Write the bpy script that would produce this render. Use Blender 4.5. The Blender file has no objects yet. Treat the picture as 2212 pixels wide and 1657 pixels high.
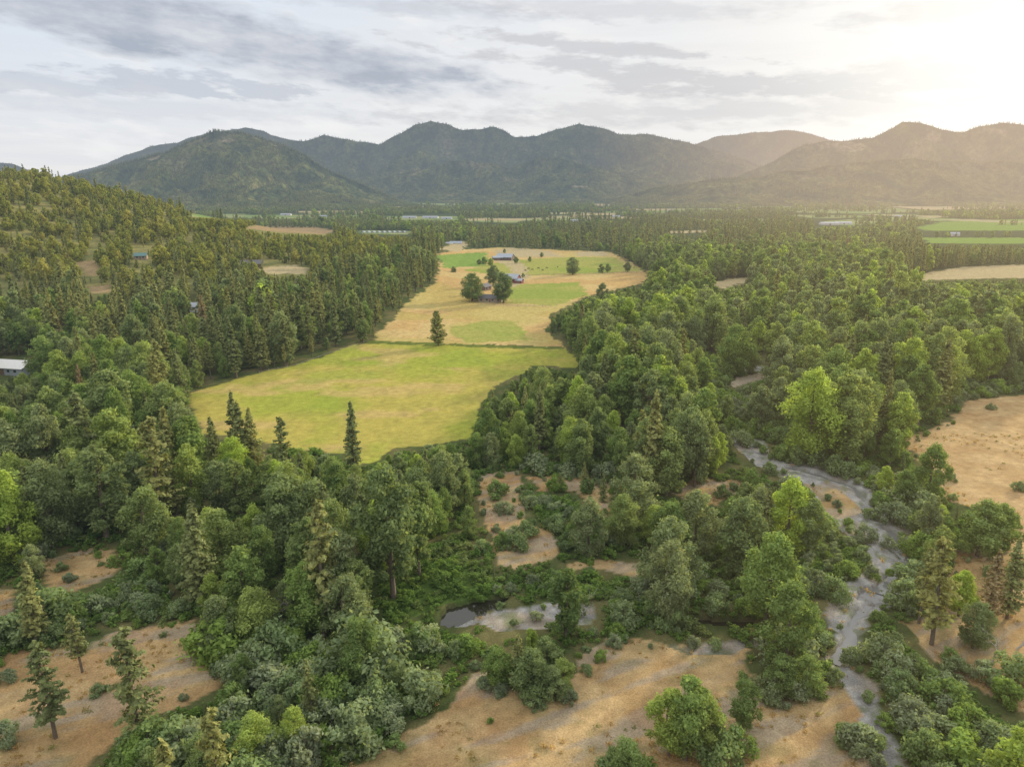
import bpy, math, random
import numpy as np
from mathutils import Vector
rng=np.random.default_rng(7)
random.seed(7)
S=bpy.context.scene
COL=S.collection
S.view_settings.view_transform='Standard'
S.view_settings.look='None'
S.view_settings.exposure=0
# ---------------------------------------------------------------- survey (photo sight-lines -> metres on the valley floor)
PT=math.radians(15.2); F=1534.0; CX=1106.0; CY=828.5; CH=80.0
cP,sP=math.cos(PT),math.sin(PT)
def ray(px,py):
    u=(px-CX)/F; v=(CY-py)/F
    return u, cP+v*sP, -sP+v*cP
def ground(px,py,z=0.0):
    dx,dy,dz=ray(px,py)
    t=(CH-z)/max(-dz,0.006)
    return dx*t,dy*t
def project(x,y,z):
    d=y*cP-(z-CH)*sP
    d=np.maximum(d,1.0)
    up=y*sP+(z-CH)*cP
    return CX+F*x/d, CY-F*up/d
def inside(X,Y,poly):
    X=np.asarray(X,float);Y=np.asarray(Y,float)
    P=np.array(poly); res=np.zeros(X.shape,bool)
    bb=(X>=P[:,0].min())&(X<=P[:,0].max())&(Y>=P[:,1].min())&(Y<=P[:,1].max())
    if not bb.any(): return res
    x=X[bb];y=Y[bb];c=np.zeros(x.shape,bool)
    n=len(P)
    for i in range(n):
        x1,y1=P[i];x2,y2=P[(i+1)%n]
        if y1==y2: continue
        c^=((y1>y)!=(y2>y))&(x<(x2-x1)*(y-y1)/(y2-y1)+x1)
    res[bb]=c
    return res
def sm(a,b,x):
    t=np.clip((x-a)/(b-a),0,1); return t*t*(3-2*t)
def vnoise(x,y,seed=0):
    xi=np.floor(x).astype(np.int64);yi=np.floor(y).astype(np.int64)
    fx=x-xi;fy=y-yi
    fx=fx*fx*(3-2*fx);fy=fy*fy*(3-2*fy)
    def h(a,b):
        n=(a*374761393+b*668265263+seed*1442695041)&0x7fffffff
        n=((n^(n>>13))*1274126177)&0x7fffffff
        n=(n^(n>>16))
        return (n&0xffff)/65535.0
    return (h(xi,yi)*(1-fx)+h(xi+1,yi)*fx)*(1-fy)+(h(xi,yi+1)*(1-fx)+h(xi+1,yi+1)*fx)*fy
def fbm(x,y,oct=4,seed=0):
    s=0;a=.5;t=0
    for i in range(oct):
        s=s+a*vnoise(x,y,seed+i*17);t+=a;a*=.5;x=x*2.03+11.3;y=y*2.03+7.7
    return s/t
def terrain(x,y):
    x=np.asarray(x,float);y=np.asarray(y,float)
    hx=np.interp(x,[-1500,-900,-620,-530,-463,-400,-338,-276,-195,-122,-60,0],[112,108,100,93,77,61,46,35,26,15,2,0])
    s=sm(250,740,y)*(1-sm(780,1350,y))
    return hx*s*(0.9+0.2*fbm(x/120,y/120,3,5))
# ---------------------------------------------------------------- ground zones
def W(pts): return [ground(a,b) for a,b in pts]
Z=[] # (type, polygon, clear_of_trees)
def zone(t,pts,clear=True): Z.append((t,W(pts),clear))
zone('field',[(408,850),(480,828),(560,805),(640,790),(700,768),(760,748),(800,738),(1220,750),(1248,775),(1245,795),(1150,790),(1110,815),(1050,850),(1030,900),(1015,950),(960,955),(850,975),(790,1005),(700,970),(600,960),(440,935),(410,900)])
zone('dry',[(800,738),(850,690),(890,645),(935,615),(950,585),(945,548),(1000,540),(1080,535),(1320,545),(1400,590),(1390,612),(1270,640),(1190,680),(1183,715),(1220,748)])
zone('olive',[(1105,615),(1250,610),(1270,638),(1200,660),(1100,655),(1090,630)],False)
zone('bright',[(942,552),(1045,545),(1060,560),(1040,575),(960,580)],False)
zone('olive',[(1110,562),(1240,556),(1320,556),(1390,585),(1260,592),(1110,597),(1000,585),(1040,575)],False)
zone('dry',[(1110,597),(1390,592),(1395,608),(1110,608)],False)
zone('pale',[(1070,541),(1100,535),(1190,543),(1215,555),(1080,556)],True)
zone('pale',[(1240,545),(1310,543),(1312,553),(1250,555)],True)
zone('olive',[(985,705),(1050,692),(1110,694),(1150,735),(1010,740),(970,722)],False)
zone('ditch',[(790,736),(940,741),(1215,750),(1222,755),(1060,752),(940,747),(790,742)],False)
zone('pale',[(1060,558),(1100,556),(1135,575),(1140,600),(1120,618),(1090,622),(1110,600),(1100,575)],False)
# far valley meadows
for t,p in [('fgreen',[(390,464),(700,465),(880,468),(870,473),(600,473),(420,470)]),
 ('fgreen',[(885,437),(1150,436),(1140,442),(960,444),(890,441)]),
 ('fgreen',[(1000,471),(1060,470),(1140,475),(1110,482),(1040,480)]),
 ('pale',[(1280,441),(1560,436),(1555,442),(1460,445),(1290,445)]),
 ('fgreen',[(1390,452),(1560,450),(1560,458),(1400,461)]),
 ('fgreen',[(1665,450),(1800,448),(1900,446),(2000,457),(1880,462),(1760,461),(1700,458)]),
 ('fgreen',[(1700,464),(1850,466),(1900,470),(1760,472)]),
 ('fgreen',[(1780,478),(1850,474),(1960,468),(1965,474),(1850,488),(1790,486)]),
 ('pale',[(1900,445),(2212,442),(2300,446),(2300,450),(2000,454)]),
 ('bright',[(1975,492),(2040,479),(2300,471),(2300,498),(2000,499)]),
 ('bright',[(1985,514),(2300,514),(2300,528),(2010,526)]),
 ('pale',[(2080,577),(2300,568),(2300,596),(2200,601),(1980,606),(2000,590)]),
 ('pale',[(1515,612),(1620,598),(1625,606),(1560,624)]),
 ('pale',[(555,578),(640,572),(672,580),(660,592),(575,592)]),
 ('pale',[(945,538),(1000,520),(1010,530),(990,545)]),
 ('brownhill',[(520,493),(560,487),(680,490),(730,499),(700,507),(600,502)]),
 ('brownhill',[(165,568),(205,563),(215,588),(190,600),(172,585)]),
 ('brownhill',[(190,620),(235,615),(240,632),(200,636)]),
 ('fgreen',[(780,498),(890,500),(880,507),(780,505)]),
 ('pale',[(1440,500),(1520,497),(1530,502),(1450,505)]),
 ('pale',[(1230,462),(1330,460),(1330,465),(1240,467)])]:
    zone(t,p)
STRIPS=[]
q0=np.random.default_rng(5)
for i in range(50):
    py=q0.uniform(437,480);px=q0.uniform(250,2250) if py<466 else q0.uniform(900,2250)
    X,Y=ground(px,py);wx_=q0.uniform(35,130);wy_=q0.uniform(.025,.06)*Y;sk=q0.uniform(-.8,.8)
    poly=[(X-wx_,Y-wy_),(X+wx_,Y-wy_*q0.uniform(.3,1)),(X+wx_+sk*wy_,Y+wy_),(X-wx_+sk*wy_,Y+wy_*q0.uniform(.4,1.1))]
    STRIPS.append(poly);Z.append((['fgreen','pale','fgreen','pale2','fgreen'][i%5],poly,False))
# near clearings
zone('brown',[(-60,1490),(20,1415),(110,1395),(200,1385),(300,1348),(405,1345),(410,1380),(435,1440),(485,1470),(445,1500),(360,1535),(250,1595),(200,1640),(150,1760),(-200,1760)])
zone('brown',[(100,1205),(180,1192),(245,1190),(240,1245),(150,1280),(95,1272)])
zone('brown',[(-80,1275),(15,1270),(25,1320),(-60,1350)])
zone('brown',[(690,1680),(830,1620),(900,1580),(930,1530),(985,1490),(1040,1430),(1080,1430),(1090,1500),(1230,1510),(1240,1415),(1300,1388),(1400,1384),(1620,1394),(1640,1505),(1760,1505),(1800,1445),(1850,1480),(1900,1600),(1960,1760),(600,1760)])
zone('brown',[(1028,1060),(1050,1030),(1120,1015),(1125,1080),(1150,1125),(1198,1148),(1200,1192),(1135,1222),(1078,1220),(1065,1150),(1030,1100)])
zone('brown',[(1135,1030),(1250,1028),(1320,1045),(1310,1075),(1340,1100),(1300,1115),(1240,1066),(1165,1066)])
zone('brown',[(1415,1045),(1500,1040),(1595,1038),(1598,1065),(1540,1092),(1450,1070)])
zone('brown',[(1220,1215),(1300,1208),(1398,1216),(1380,1240),(1300,1236),(1235,1238)])
zone('tanfield',[(1950,960),(2050,905),(2085,868),(2300,840),(2700,845),(2700,1250),(2300,1330),(2212,1290),(2170,1200),(2150,1110),(2050,1085),(2030,1030),(1985,1000)])
zone('brown',[(2060,1185),(2170,1185),(2330,1185),(2400,1560),(2212,1535),(2110,1485),(2010,1415),(1955,1345),(1990,1320),(2040,1330)])
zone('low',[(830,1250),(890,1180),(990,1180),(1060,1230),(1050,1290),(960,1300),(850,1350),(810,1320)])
zone('gravel',[(1580,942),(1645,950),(1690,995),(1780,1003),(1850,1030),(1905,1078),(1965,1130),(1972,1180),(1950,1240),(1940,1300),(1885,1340),(1855,1375),(1812,1408),(1780,1340),(1765,1320),(1830,1258),(1885,1230),(1885,1178),(1840,1160),(1810,1135),(1775,1085),(1710,1040),(1635,1008),(1590,978)])
zone('drygravel',[(1572,830),(1600,815),(1655,802),(1665,812),(1590,838)])
zone('gravel',[(1600,790),(1645,789),(1652,800),(1615,802)])
zone('gravel',[(1775,1412),(1820,1415),(1890,1478),(1918,1550),(1972,1680),(2010,1760),(1925,1760),(1885,1650),(1857,1510),(1790,1450)])
zone('gravel',[(1440,1390),(1620,1384),(1640,1398),(1500,1407)])
zone('gravel',[(1000,1340),(1070,1312),(1190,1302),(1292,1306),(1292,1350),(1180,1350),(1080,1354)])
zone('brown',[(1745,1045),(1800,1052),(1850,1085),(1870,1112),(1820,1125),(1775,1090)],False)
WATER=[W(p) for p in [
 [(945,1345),(965,1308),(1045,1288),(1100,1284),(1085,1305),(1060,1316),(1010,1338),(975,1352)],
 [(1500,1330),(1650,1337),(1770,1339),(1785,1350),(1640,1354),(1510,1343)],
 [(1860,1270),(1912,1256),(1930,1285),(1900,1298),(1850,1288)]]]
def stream(pts,wd):
    P=np.array(W(pts))
    D=[P[0]]
    for a,b in zip(P[:-1],P[1:]):
        n=max(2,int(np.hypot(*(b-a))/3))
        for k in range(1,n+1): D.append(a+(b-a)*k/n)
    D=np.array(D);D[:,0]+=(fbm(D[:,0]/6,D[:,1]/6,2,3)-.5)*4
    return D,wd
STREAMS=[stream([(1700,1006),(1780,1024),(1850,1048),(1895,1090)],.35),
         stream([(1925,1140),(1945,1200),(1925,1250),(1900,1275)],.5),
         stream([(1870,1300),(1840,1340),(1822,1390),(1808,1425)],.4),
         stream([(1790,1345),(1835,1362),(1842,1385),(1835,1410)],.6)]
SHRUBZ=[W(p) for p in [
 [(1480,770),(1600,760),(1660,800),(1700,880),(1780,950),(1800,1000),(1900,1020),(1990,1060),(2015,1110),(1980,1150),(1960,1130),(1850,1040),(1680,1000),(1590,945),(1540,900),(1500,850)],
 [(1100,1215),(1180,1220),(1300,1245),(1400,1230),(1560,1200),(1740,1180),(1800,1130),(1900,1170),(1900,1230),(1840,1260),(1780,1330),(1640,1340),(1300,1340),(1290,1310),(1180,1280),(1060,1290),(1060,1240)],
 [(1300,1350),(1500,1355),(1780,1370),(1860,1400),(1850,1440),(1800,1440),(1770,1500),(1680,1515),(1640,1490),(1620,1400),(1300,1388),(1240,1400)],
 [(1860,1480),(1960,1440),(2120,1500),(2260,1570),(2300,1760),(1970,1760),(1910,1560)],
 [(130,1275),(330,1245),(400,1345),(290,1352),(110,1395),(-60,1430),(-60,1330)],
 [(440,1510),(480,1470),(430,1420),(400,1370),(560,1400),(740,1430),(960,1470),(930,1530),(900,1580),(680,1680),(600,1760),(150,1760),(200,1640),(260,1590)],
 [(1940,1250),(1985,1180),(2020,1300),(1960,1400),(1860,1400),(1870,1340),(1935,1300)],
 [(2035,830),(2212,830),(2300,845),(2085,875),(2060,880)],
 [(1020,1020),(1130,1010),(1330,1030),(1420,1100),(1330,1180),(1200,1200),(1080,1230),(1030,1100)],
 [(790,1340),(960,1350),(1000,1360),(1060,1400),(960,1440),(820,1420)],
]]
def in_any(X,Y,polys):
    r=np.zeros(np.shape(X),bool)
    for p in polys: r|=inside(X,Y,p)
    return r
CLEAR=[p for t,p,c in Z if c]+WATER
def shadowed(x,y,z):
    k=CH/np.maximum(CH-z,3.0)
    return x*k,y*k
# ---------------------------------------------------------------- mesh helpers
def mesh_np(name,V,Q,mats,mi=None,v=None,smooth=False,col=None,bare=None):
    me=bpy.data.meshes.new(name)
    V=np.asarray(V,np.float32);Q=np.asarray(Q,np.int32)
    me.vertices.add(len(V));me.vertices.foreach_set('co',V.ravel())
    me.loops.add(Q.size);me.loops.foreach_set('vertex_index',Q.ravel())
    me.polygons.add(len(Q));me.polygons.foreach_set('loop_start',np.arange(len(Q),dtype=np.int32)*Q.shape[1])
    if mi is not None: me.polygons.foreach_set('material_index',np.asarray(mi,np.int32))
    me.polygons.foreach_set('use_smooth',np.full(len(Q),smooth))
    if v is not None:
        a=me.attributes.new('v','FLOAT','FACE');a.data.foreach_set('value',np.asarray(v,np.float32))
    if bare is not None:
        a=me.attributes.new('bare','FLOAT','POINT');a.data.foreach_set('value',np.asarray(bare,np.float32))
    if col is not None:
        a=me.attributes.new('Col','FLOAT_COLOR','POINT')
        c=np.ones((len(V),4),np.float32);c[:,:3]=col;a.data.foreach_set('color',c.ravel())
    me.update(calc_edges=True)
    for m in mats: me.materials.append(m)
    return me
def obj(name,me,parent=None,loc=None,**kw):
    o=bpy.data.objects.new(name,me)
    COL.objects.link(o)
    if parent: o.parent=parent
    if loc is not None: o.location=loc
    for k,val in kw.items(): o[k]=val
    return o
# ---------------------------------------------------------------- materials
SUN_AZ=math.radians(47);SUN_EL=math.radians(17)
sd=Vector((math.sin(SUN_AZ)*math.cos(SUN_EL),math.cos(SUN_AZ)*math.cos(SUN_EL),math.sin(SUN_EL)))
def mk_painted_haze():  # aerial haze painted into materials as emission, growing with distance from world origin
    g=bpy.data.node_groups.new('painted_haze','ShaderNodeTree')
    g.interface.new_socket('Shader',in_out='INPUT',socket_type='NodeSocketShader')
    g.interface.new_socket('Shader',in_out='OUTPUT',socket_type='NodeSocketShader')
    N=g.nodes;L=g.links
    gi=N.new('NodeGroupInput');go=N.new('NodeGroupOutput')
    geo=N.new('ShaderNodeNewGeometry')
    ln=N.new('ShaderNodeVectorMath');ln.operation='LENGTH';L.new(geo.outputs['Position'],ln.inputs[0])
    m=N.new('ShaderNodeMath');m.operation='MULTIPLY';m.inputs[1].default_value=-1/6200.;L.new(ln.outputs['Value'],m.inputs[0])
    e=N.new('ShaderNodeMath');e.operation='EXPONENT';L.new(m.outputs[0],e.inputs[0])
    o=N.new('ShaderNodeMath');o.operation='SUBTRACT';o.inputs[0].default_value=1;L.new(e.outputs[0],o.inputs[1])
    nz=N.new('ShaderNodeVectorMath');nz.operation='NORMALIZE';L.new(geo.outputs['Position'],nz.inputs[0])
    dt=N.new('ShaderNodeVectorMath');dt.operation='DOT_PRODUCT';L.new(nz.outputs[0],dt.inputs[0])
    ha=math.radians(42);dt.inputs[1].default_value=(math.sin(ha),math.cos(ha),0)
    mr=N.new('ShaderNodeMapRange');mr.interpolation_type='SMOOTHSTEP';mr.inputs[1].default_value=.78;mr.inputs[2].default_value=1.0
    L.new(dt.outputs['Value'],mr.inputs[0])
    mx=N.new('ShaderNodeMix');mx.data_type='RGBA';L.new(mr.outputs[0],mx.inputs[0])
    mx.inputs[6].default_value=(.225,.262,.305,1);mx.inputs[7].default_value=(.78,.61,.47,1)  # grey-blue haze, with the warm glow towards the sun painted in
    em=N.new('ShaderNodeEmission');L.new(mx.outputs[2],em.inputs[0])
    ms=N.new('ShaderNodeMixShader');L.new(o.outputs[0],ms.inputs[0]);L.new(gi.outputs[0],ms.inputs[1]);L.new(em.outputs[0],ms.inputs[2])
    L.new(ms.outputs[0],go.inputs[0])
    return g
HAZE=mk_painted_haze()
def new_mat(name):
    m=bpy.data.materials.new(name);m.use_nodes=True
    m.node_tree.nodes.clear()
    m.cycles.emission_sampling='NONE'
    return m,m.node_tree.nodes,m.node_tree.links
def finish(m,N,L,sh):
    h=N.new('ShaderNodeGroup');h.node_tree=HAZE  # every surface gets the painted haze mixed over its shader
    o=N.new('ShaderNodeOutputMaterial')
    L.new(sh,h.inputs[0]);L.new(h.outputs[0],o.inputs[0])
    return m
def noise(N,L,vec,scale,detail=3,rough=.6):
    n=N.new('ShaderNodeTexNoise');n.inputs['Scale'].default_value=scale;n.inputs['Detail'].default_value=detail;n.inputs['Roughness'].default_value=rough
    if vec is not None: L.new(vec,n.inputs['Vector'])
    return n.outputs['Fac']
def maprange(N,L,val,a,b,c,d):
    n=N.new('ShaderNodeMapRange');n.inputs[1].default_value=a;n.inputs[2].default_value=b;n.inputs[3].default_value=c;n.inputs[4].default_value=d
    L.new(val,n.inputs[0]);return n.outputs[0]
def math2(N,L,op,a,b):
    n=N.new('ShaderNodeMath');n.operation=op
    for i,q in enumerate((a,b)):
        if isinstance(q,(int,float)): n.inputs[i].default_value=q
        else: L.new(q,n.inputs[i])
    return n.outputs[0]
def mixc(N,L,f,a,b,blend='MIX'):
    n=N.new('ShaderNodeMix');n.data_type='RGBA';n.blend_type=blend
    for i,q in ((0,f),(6,a),(7,b)):
        if isinstance(q,(int,float)): n.inputs[i].default_value=q
        elif isinstance(q,tuple): n.inputs[i].default_value=(*q,1)
        else: L.new(q,n.inputs[i])
    return n.outputs[2]
def scalec(N,L,col,f):
    n=N.new('ShaderNodeVectorMath');n.operation='SCALE';L.new(col,n.inputs[0])
    if isinstance(f,(int,float)): n.inputs['Scale'].default_value=f
    else: L.new(f,n.inputs['Scale'])
    return n.outputs[0]
def leaf_mat(name,cols,trans=.45,gain=1.0):
    m,N,L=new_mat(name)
    oi=N.new('ShaderNodeObjectInfo');cr=N.new('ShaderNodeValToRGB')
    el=cr.color_ramp.elements
    while len(el)<len(cols): el.new(.5)
    for i,(p,c) in enumerate(cols): el[i].position=p;el[i].color=(*[k*gain for k in c],1)
    L.new(oi.outputs['Random'],cr.inputs[0])
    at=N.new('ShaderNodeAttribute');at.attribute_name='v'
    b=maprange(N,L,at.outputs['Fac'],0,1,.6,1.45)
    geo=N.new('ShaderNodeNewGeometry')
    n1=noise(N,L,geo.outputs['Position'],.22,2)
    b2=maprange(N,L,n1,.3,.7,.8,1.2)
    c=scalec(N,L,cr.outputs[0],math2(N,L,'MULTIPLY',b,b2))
    d=N.new('ShaderNodeBsdfDiffuse');t=N.new('ShaderNodeBsdfTranslucent')
    L.new(c,d.inputs[0])
    c2=mixc(N,L,1.0,c,(1.3,1.22,.7),'MULTIPLY');L.new(c2,t.inputs[0])
    ms=N.new('ShaderNodeMixShader');ms.inputs[0].default_value=trans
    L.new(d.outputs[0],ms.inputs[1]);L.new(t.outputs[0],ms.inputs[2])
    return finish(m,N,L,ms.outputs[0])
def plain(name,c,rough=.8,var=.25,scale=1.5,metal=0):
    m,N,L=new_mat(name)
    tc=N.new('ShaderNodeTexCoord')
    n1=noise(N,L,tc.outputs['Object'],scale,4)
    rgb=N.new('ShaderNodeRGB');rgb.outputs[0].default_value=(*c,1)
    cc=scalec(N,L,rgb.outputs[0],maprange(N,L,n1,.3,.7,1-var,1+var))
    p=N.new('ShaderNodeBsdfPrincipled');L.new(cc,p.inputs['Base Color']);p.inputs['Roughness'].default_value=rough;p.inputs['Metallic'].default_value=metal
    return finish(m,N,L,p.outputs[0])
M_BR=leaf_mat('broadleaf_foliage',[(0,(.105,.145,.05)),(.2,(.135,.185,.055)),(.4,(.155,.18,.09)),(.6,(.12,.155,.065)),(.8,(.17,.205,.07)),(1,(.205,.265,.055))],gain=1.62)
M_OAK=leaf_mat('oak_foliage',[(0,(.165,.185,.05)),(.4,(.225,.23,.06)),(.7,(.15,.175,.055)),(.9,(.26,.245,.075)),(1,(.19,.22,.06))],gain=1.45)
M_CON=leaf_mat('conifer_needles',[(0,(.11,.13,.055)),(.4,(.145,.16,.065)),(.7,(.185,.185,.065)),(.97,(.13,.145,.06)),(1,(.19,.15,.08))],.3,gain=1.55)
M_SH=leaf_mat('willow_foliage',[(0,(.13,.18,.075)),(.25,(.18,.21,.13)),(.5,(.13,.19,.055)),(.75,(.20,.23,.14)),(.85,(.14,.20,.055)),(1,(.17,.235,.06))],gain=1.5)
M_BRM=leaf_mat('bramble_foliage',[(0,(.08,.13,.035)),(.6,(.11,.17,.04)),(1,(.13,.16,.06))],gain=1.5)
M_TUF=leaf_mat('dry_grass_blades',[(0,(.38,.28,.13)),(.6,(.46,.33,.16)),(.85,(.26,.25,.11)),(1,(.18,.22,.08))])
M_BARK=plain('bark',(.15,.115,.085),.9,.35,3)
M_PALE=plain('bleached_wood',(.42,.38,.33),.85,.3,3)
# ---------------------------------------------------------------- vegetation meshes
def cards(C,Nn,a,b,r):
    n=len(C)
    Nn=Nn/np.linalg.norm(Nn,axis=1,keepdims=True)
    T=r.normal(size=(n,3));T-=Nn*(T*Nn).sum(1,keepdims=True);T/=np.linalg.norm(T,axis=1,keepdims=True)
    B=np.cross(Nn,T)
    a=a[:,None];b=b[:,None]
    V=np.stack([C+T*a,C+B*b+T*a*.15,C-T*a,C-B*b-T*a*.15],1).reshape(-1,3)
    Q=np.arange(n*4).reshape(-1,4)
    return V,Q
def tube(pts,rad,ns=6):
    pts=np.array(pts,float);V=[];Q=[]
    for i,p in enumerate(pts):
        d=pts[min(i+1,len(pts)-1)]-pts[max(i-1,0)];d/=np.linalg.norm(d)+1e-9
        a=np.cross(d,(0.3,1,0.1));a/=np.linalg.norm(a);b=np.cross(d,a)
        for k in range(ns):
            t=2*math.pi*k/ns;V.append(p+(a*math.cos(t)+b*math.sin(t))*rad[i])
    for i in range(len(pts)-1):
        for k in range(ns):
            k2=(k+1)%ns;Q.append((i*ns+k,i*ns+k2,(i+1)*ns+k2,(i+1)*ns+k))
    return np.array(V),np.array(Q)
def join(parts):
    V=[];Q=[];o=0
    for v,q in parts: V.append(v);Q.append(q+o);o+=len(v)
    return np.concatenate(V),np.concatenate(Q)
def blobs_tree(seed,h,r,nb,nl,ls,base=.12,top=1.0,widest=.45,limbs=6,tr=.32,bs=1.0):
    q=np.random.default_rng(seed)
    f=np.linspace(base+.06,.95*top,nb)+q.uniform(-.04,.04,nb)
    env=np.where(f<widest,.5+.5*np.sin(np.clip((f-base)/(widest-base),0,1)*math.pi/2),np.cos(np.clip((f-widest)/(1.06-widest),0,1)*math.pi/2)**.8)
    ang=np.cumsum(q.uniform(1.6,3.2,nb))
    br=r*q.uniform(.19,.42,nb)*(.5+.6*env)*bs
    rad=np.maximum(env*r-br*.7,0)*q.uniform(.35,1.22,nb)
    C=np.stack([rad*np.cos(ang),rad*np.sin(ang),f*h],1)
    C[-1,:2]*=.2
    w=br**2;idx=q.choice(nb,nl,p=w/w.sum())
    D=q.normal(size=(nl,3));D[:,2]+=.25
    out=C[idx].copy();out[:,2]=0;out/=(np.linalg.norm(out,axis=1,keepdims=True)+.5)
    D+=out*.5
    D/=np.linalg.norm(D,axis=1,keepdims=True)
    ph=q.uniform(0,6.28,(nb,3))[idx]
    rr=br[idx]*(1-np.abs(q.normal(0,.22,nl)))*(1+.32*np.sin(D[:,0]*6+ph[:,0])*np.cos(D[:,2]*7+ph[:,1])+.18*np.sin(D[:,1]*13+ph[:,2]))
    stray=q.random(nl)<.1;rr=np.where(stray,rr*q.uniform(1.05,1.5,nl),rr)
    P=C[idx]+D*rr[:,None]*np.array([1,1,1.0])
    P[:,2]=np.maximum(P[:,2],.2)
    s=ls*q.uniform(.5,1.4,nl)
    V,Q=cards(P,D*.8+q.normal(size=(nl,3))*.6+np.array([0,0,.25]),s,s*.55,q)
    lobe=q.uniform(0,1,nb)[idx]
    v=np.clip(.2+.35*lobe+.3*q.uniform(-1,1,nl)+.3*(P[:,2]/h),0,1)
    bx,by=q.normal(0,.25,2)
    ps=[np.array([0,0,-.6]),np.array([bx*.3,by*.3,h*.3]),np.array([bx,by,h*.6]),np.array([0,0,h*.9])]
    parts=[tube(ps,[tr*1.3,tr,tr*.6,.05],7)]
    sel=q.choice(nb-1,min(limbs,nb-1),replace=False)
    for k in sel:
        z0=max(.08*h,C[k,2]-rad[k]*.9-1);s0=np.array([bx*.5,by*.5,z0])
        mid=(s0+C[k])/2+np.array([0,0,-.1*rad[k]])
        parts.append(tube([s0,mid,C[k]],[tr*.45,tr*.28,.04],5))
    return (V,Q,v),join(parts)
def conifer(seed,h,R,levels,nbr,ncard,ls,base=.14,irr=.25,tr=.3,droop=.25,pw=.75):
    q=np.random.default_rng(seed)
    P=[];Nn=[];vv=[]
    lim=[]
    for i in range(levels):
        f=base+(1-base)*(i/levels)**.95
        lean=q.uniform(.75,1.15)
        Rl=(R*(1-f)**pw*lean+.22)*min(1,.55+(f-base)*4)
        for k in range(nbr):
            if q.random()<irr*.6: continue
            a=q.uniform(0,2*math.pi)
            L_=Rl*q.uniform(1-irr,1+irr*.6);z0=f*h+q.uniform(-.25,.25)
            n=max(2,int(ncard*(.35+L_/R)))
            s=q.uniform(.12,1,n)**.75
            side=q.uniform(-1,1,n)*(1.02-s*.8)*.42*L_**.6
            ca,sa=math.cos(a),math.sin(a)
            x=ca*s*L_-sa*side;y=sa*s*L_+ca*side
            z=z0-droop*L_*s+.18*L_*s*s+q.normal(0,.1,n)
            P.append(np.stack([x,y,z],1))
            nn=np.stack([ca*.6+q.normal(0,.4,n),sa*.6+q.normal(0,.4,n),.6+q.normal(0,.3,n)],1);Nn.append(nn)
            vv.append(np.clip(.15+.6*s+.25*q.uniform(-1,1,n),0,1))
            if i%3==0 and k<3: lim.append(tube([(0,0,z0),(ca*L_*.8,sa*L_*.8,z0-droop*L_*.7)],[.06,.02],4))
    P=np.concatenate(P);Nn=np.concatenate(Nn);v=np.concatenate(vv)
    P=np.concatenate([P,np.stack([q.normal(0,.07,6),q.normal(0,.07,6),h*q.uniform(.96,1.02,6)],1)])
    Nn=np.concatenate([Nn,q.normal(size=(6,3))+[0.5,0,.2]]);v=np.concatenate([v,np.full(6,.7)])
    s=ls*q.uniform(.6,1.3,len(P))
    V,Q=cards(P,Nn,s,s*.5,q)
    parts=[tube([(0,0,-.6),(q.normal(0,.08),q.normal(0,.08),h*.4),(0,0,h*.97)],[tr*1.2,tr*.8,.04],7)]+lim
    return (V,Q,v),join(parts)
def variants(gen_list,leaf,bark,nm):
    out=[]
    for k,(cr,tk) in enumerate(gen_list):
        cm=mesh_np(nm+'_crown',cr[0],cr[1],[leaf],v=cr[2])
        tm=mesh_np(nm+'_trunk',tk[0],tk[1],[bark],smooth=True)
        V,Q=join([(cr[0],cr[1]),tk])
        jm=mesh_np(nm,V,Q,[leaf,bark],mi=np.r_[np.zeros(len(cr[1])),np.ones(len(tk[1]))],v=np.r_[cr[2],np.full(len(tk[1]),.5)])
        out.append((cm,tm,jm))
    return out
BRH=[blobs_tree(10+i,18,[4.6,3.5,5.2,3.7,4.4,4.8,3.3,4.0][i],[42,38,52,36,46,30,32,40][i],12000,.26,base=[.06,.1,.04,.12,.08,.05,.12,.06][i],widest=[.42,.5,.36,.6,.45,.4,.6,.5][i]) for i in range(8)]
BRM_=[blobs_tree(30+i,18,[4.6,3.8,4.9,3.6,4.2][i],28,3000,.48,base=.06,widest=.4+.05*i,limbs=2) for i in range(5)]
BRF=[blobs_tree(50+i,18,4.8,16,500,1.1,base=.06,widest=.4+.05*i,limbs=0) for i in range(4)]
OKM=[blobs_tree(70+i,11,4.0,20,1900,.44,base=.06,widest=[.3,.4,.35,.45][i],limbs=2) for i in range(4)]
COH=[conifer(90+i,22,[3.4,2.9,3.9,3.1,2.8][i],[44,42,50,40,44][i],7,16,.38,base=[.1,.16,.06,.2,.12][i],irr=.32) for i in range(5)]+[conifer(97+i,22,3.5,26,6,24,.42,base=[.2,.28][i],irr=.55,droop=.05,pw=.5) for i in range(2)]+[conifer(105,19,5.2,40,8,26,.42,base=.1,irr=.25,droop=-.05,pw=.45,tr=.4)]
COM=[conifer(110+i,22,3.1,30,6,8,.66,base=.08+.03*i,irr=.4,pw=[.75,.6,.85,.55][i]) for i in range(4)]
COF=[conifer(120+i,22,3.4,13,5,4,1.25,base=.05,pw=[.75,.6,.8,.55][i]) for i in range(4)]
SHH=[blobs_tree(140+i,3,[2.1,2.5,1.8,2.2,2.0][i],[14,17,12,12,16][i],2600,.17,base=.0,widest=.35,limbs=3,tr=.08) for i in range(5)]
SHM=[blobs_tree(150+i,3,2.2,10,420,.38,base=0,widest=.35,limbs=0,tr=.08) for i in range(3)]
VBR=variants(BRH,M_BR,M_BARK,'broadleaf_tree');VBM=variants(BRM_,M_BR,M_BARK,'broadleaf_tree');VBF=variants(BRF,M_BR,M_BARK,'broadleaf_tree')
VOK=variants(OKM,M_OAK,M_BARK,'oak_tree')
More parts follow.
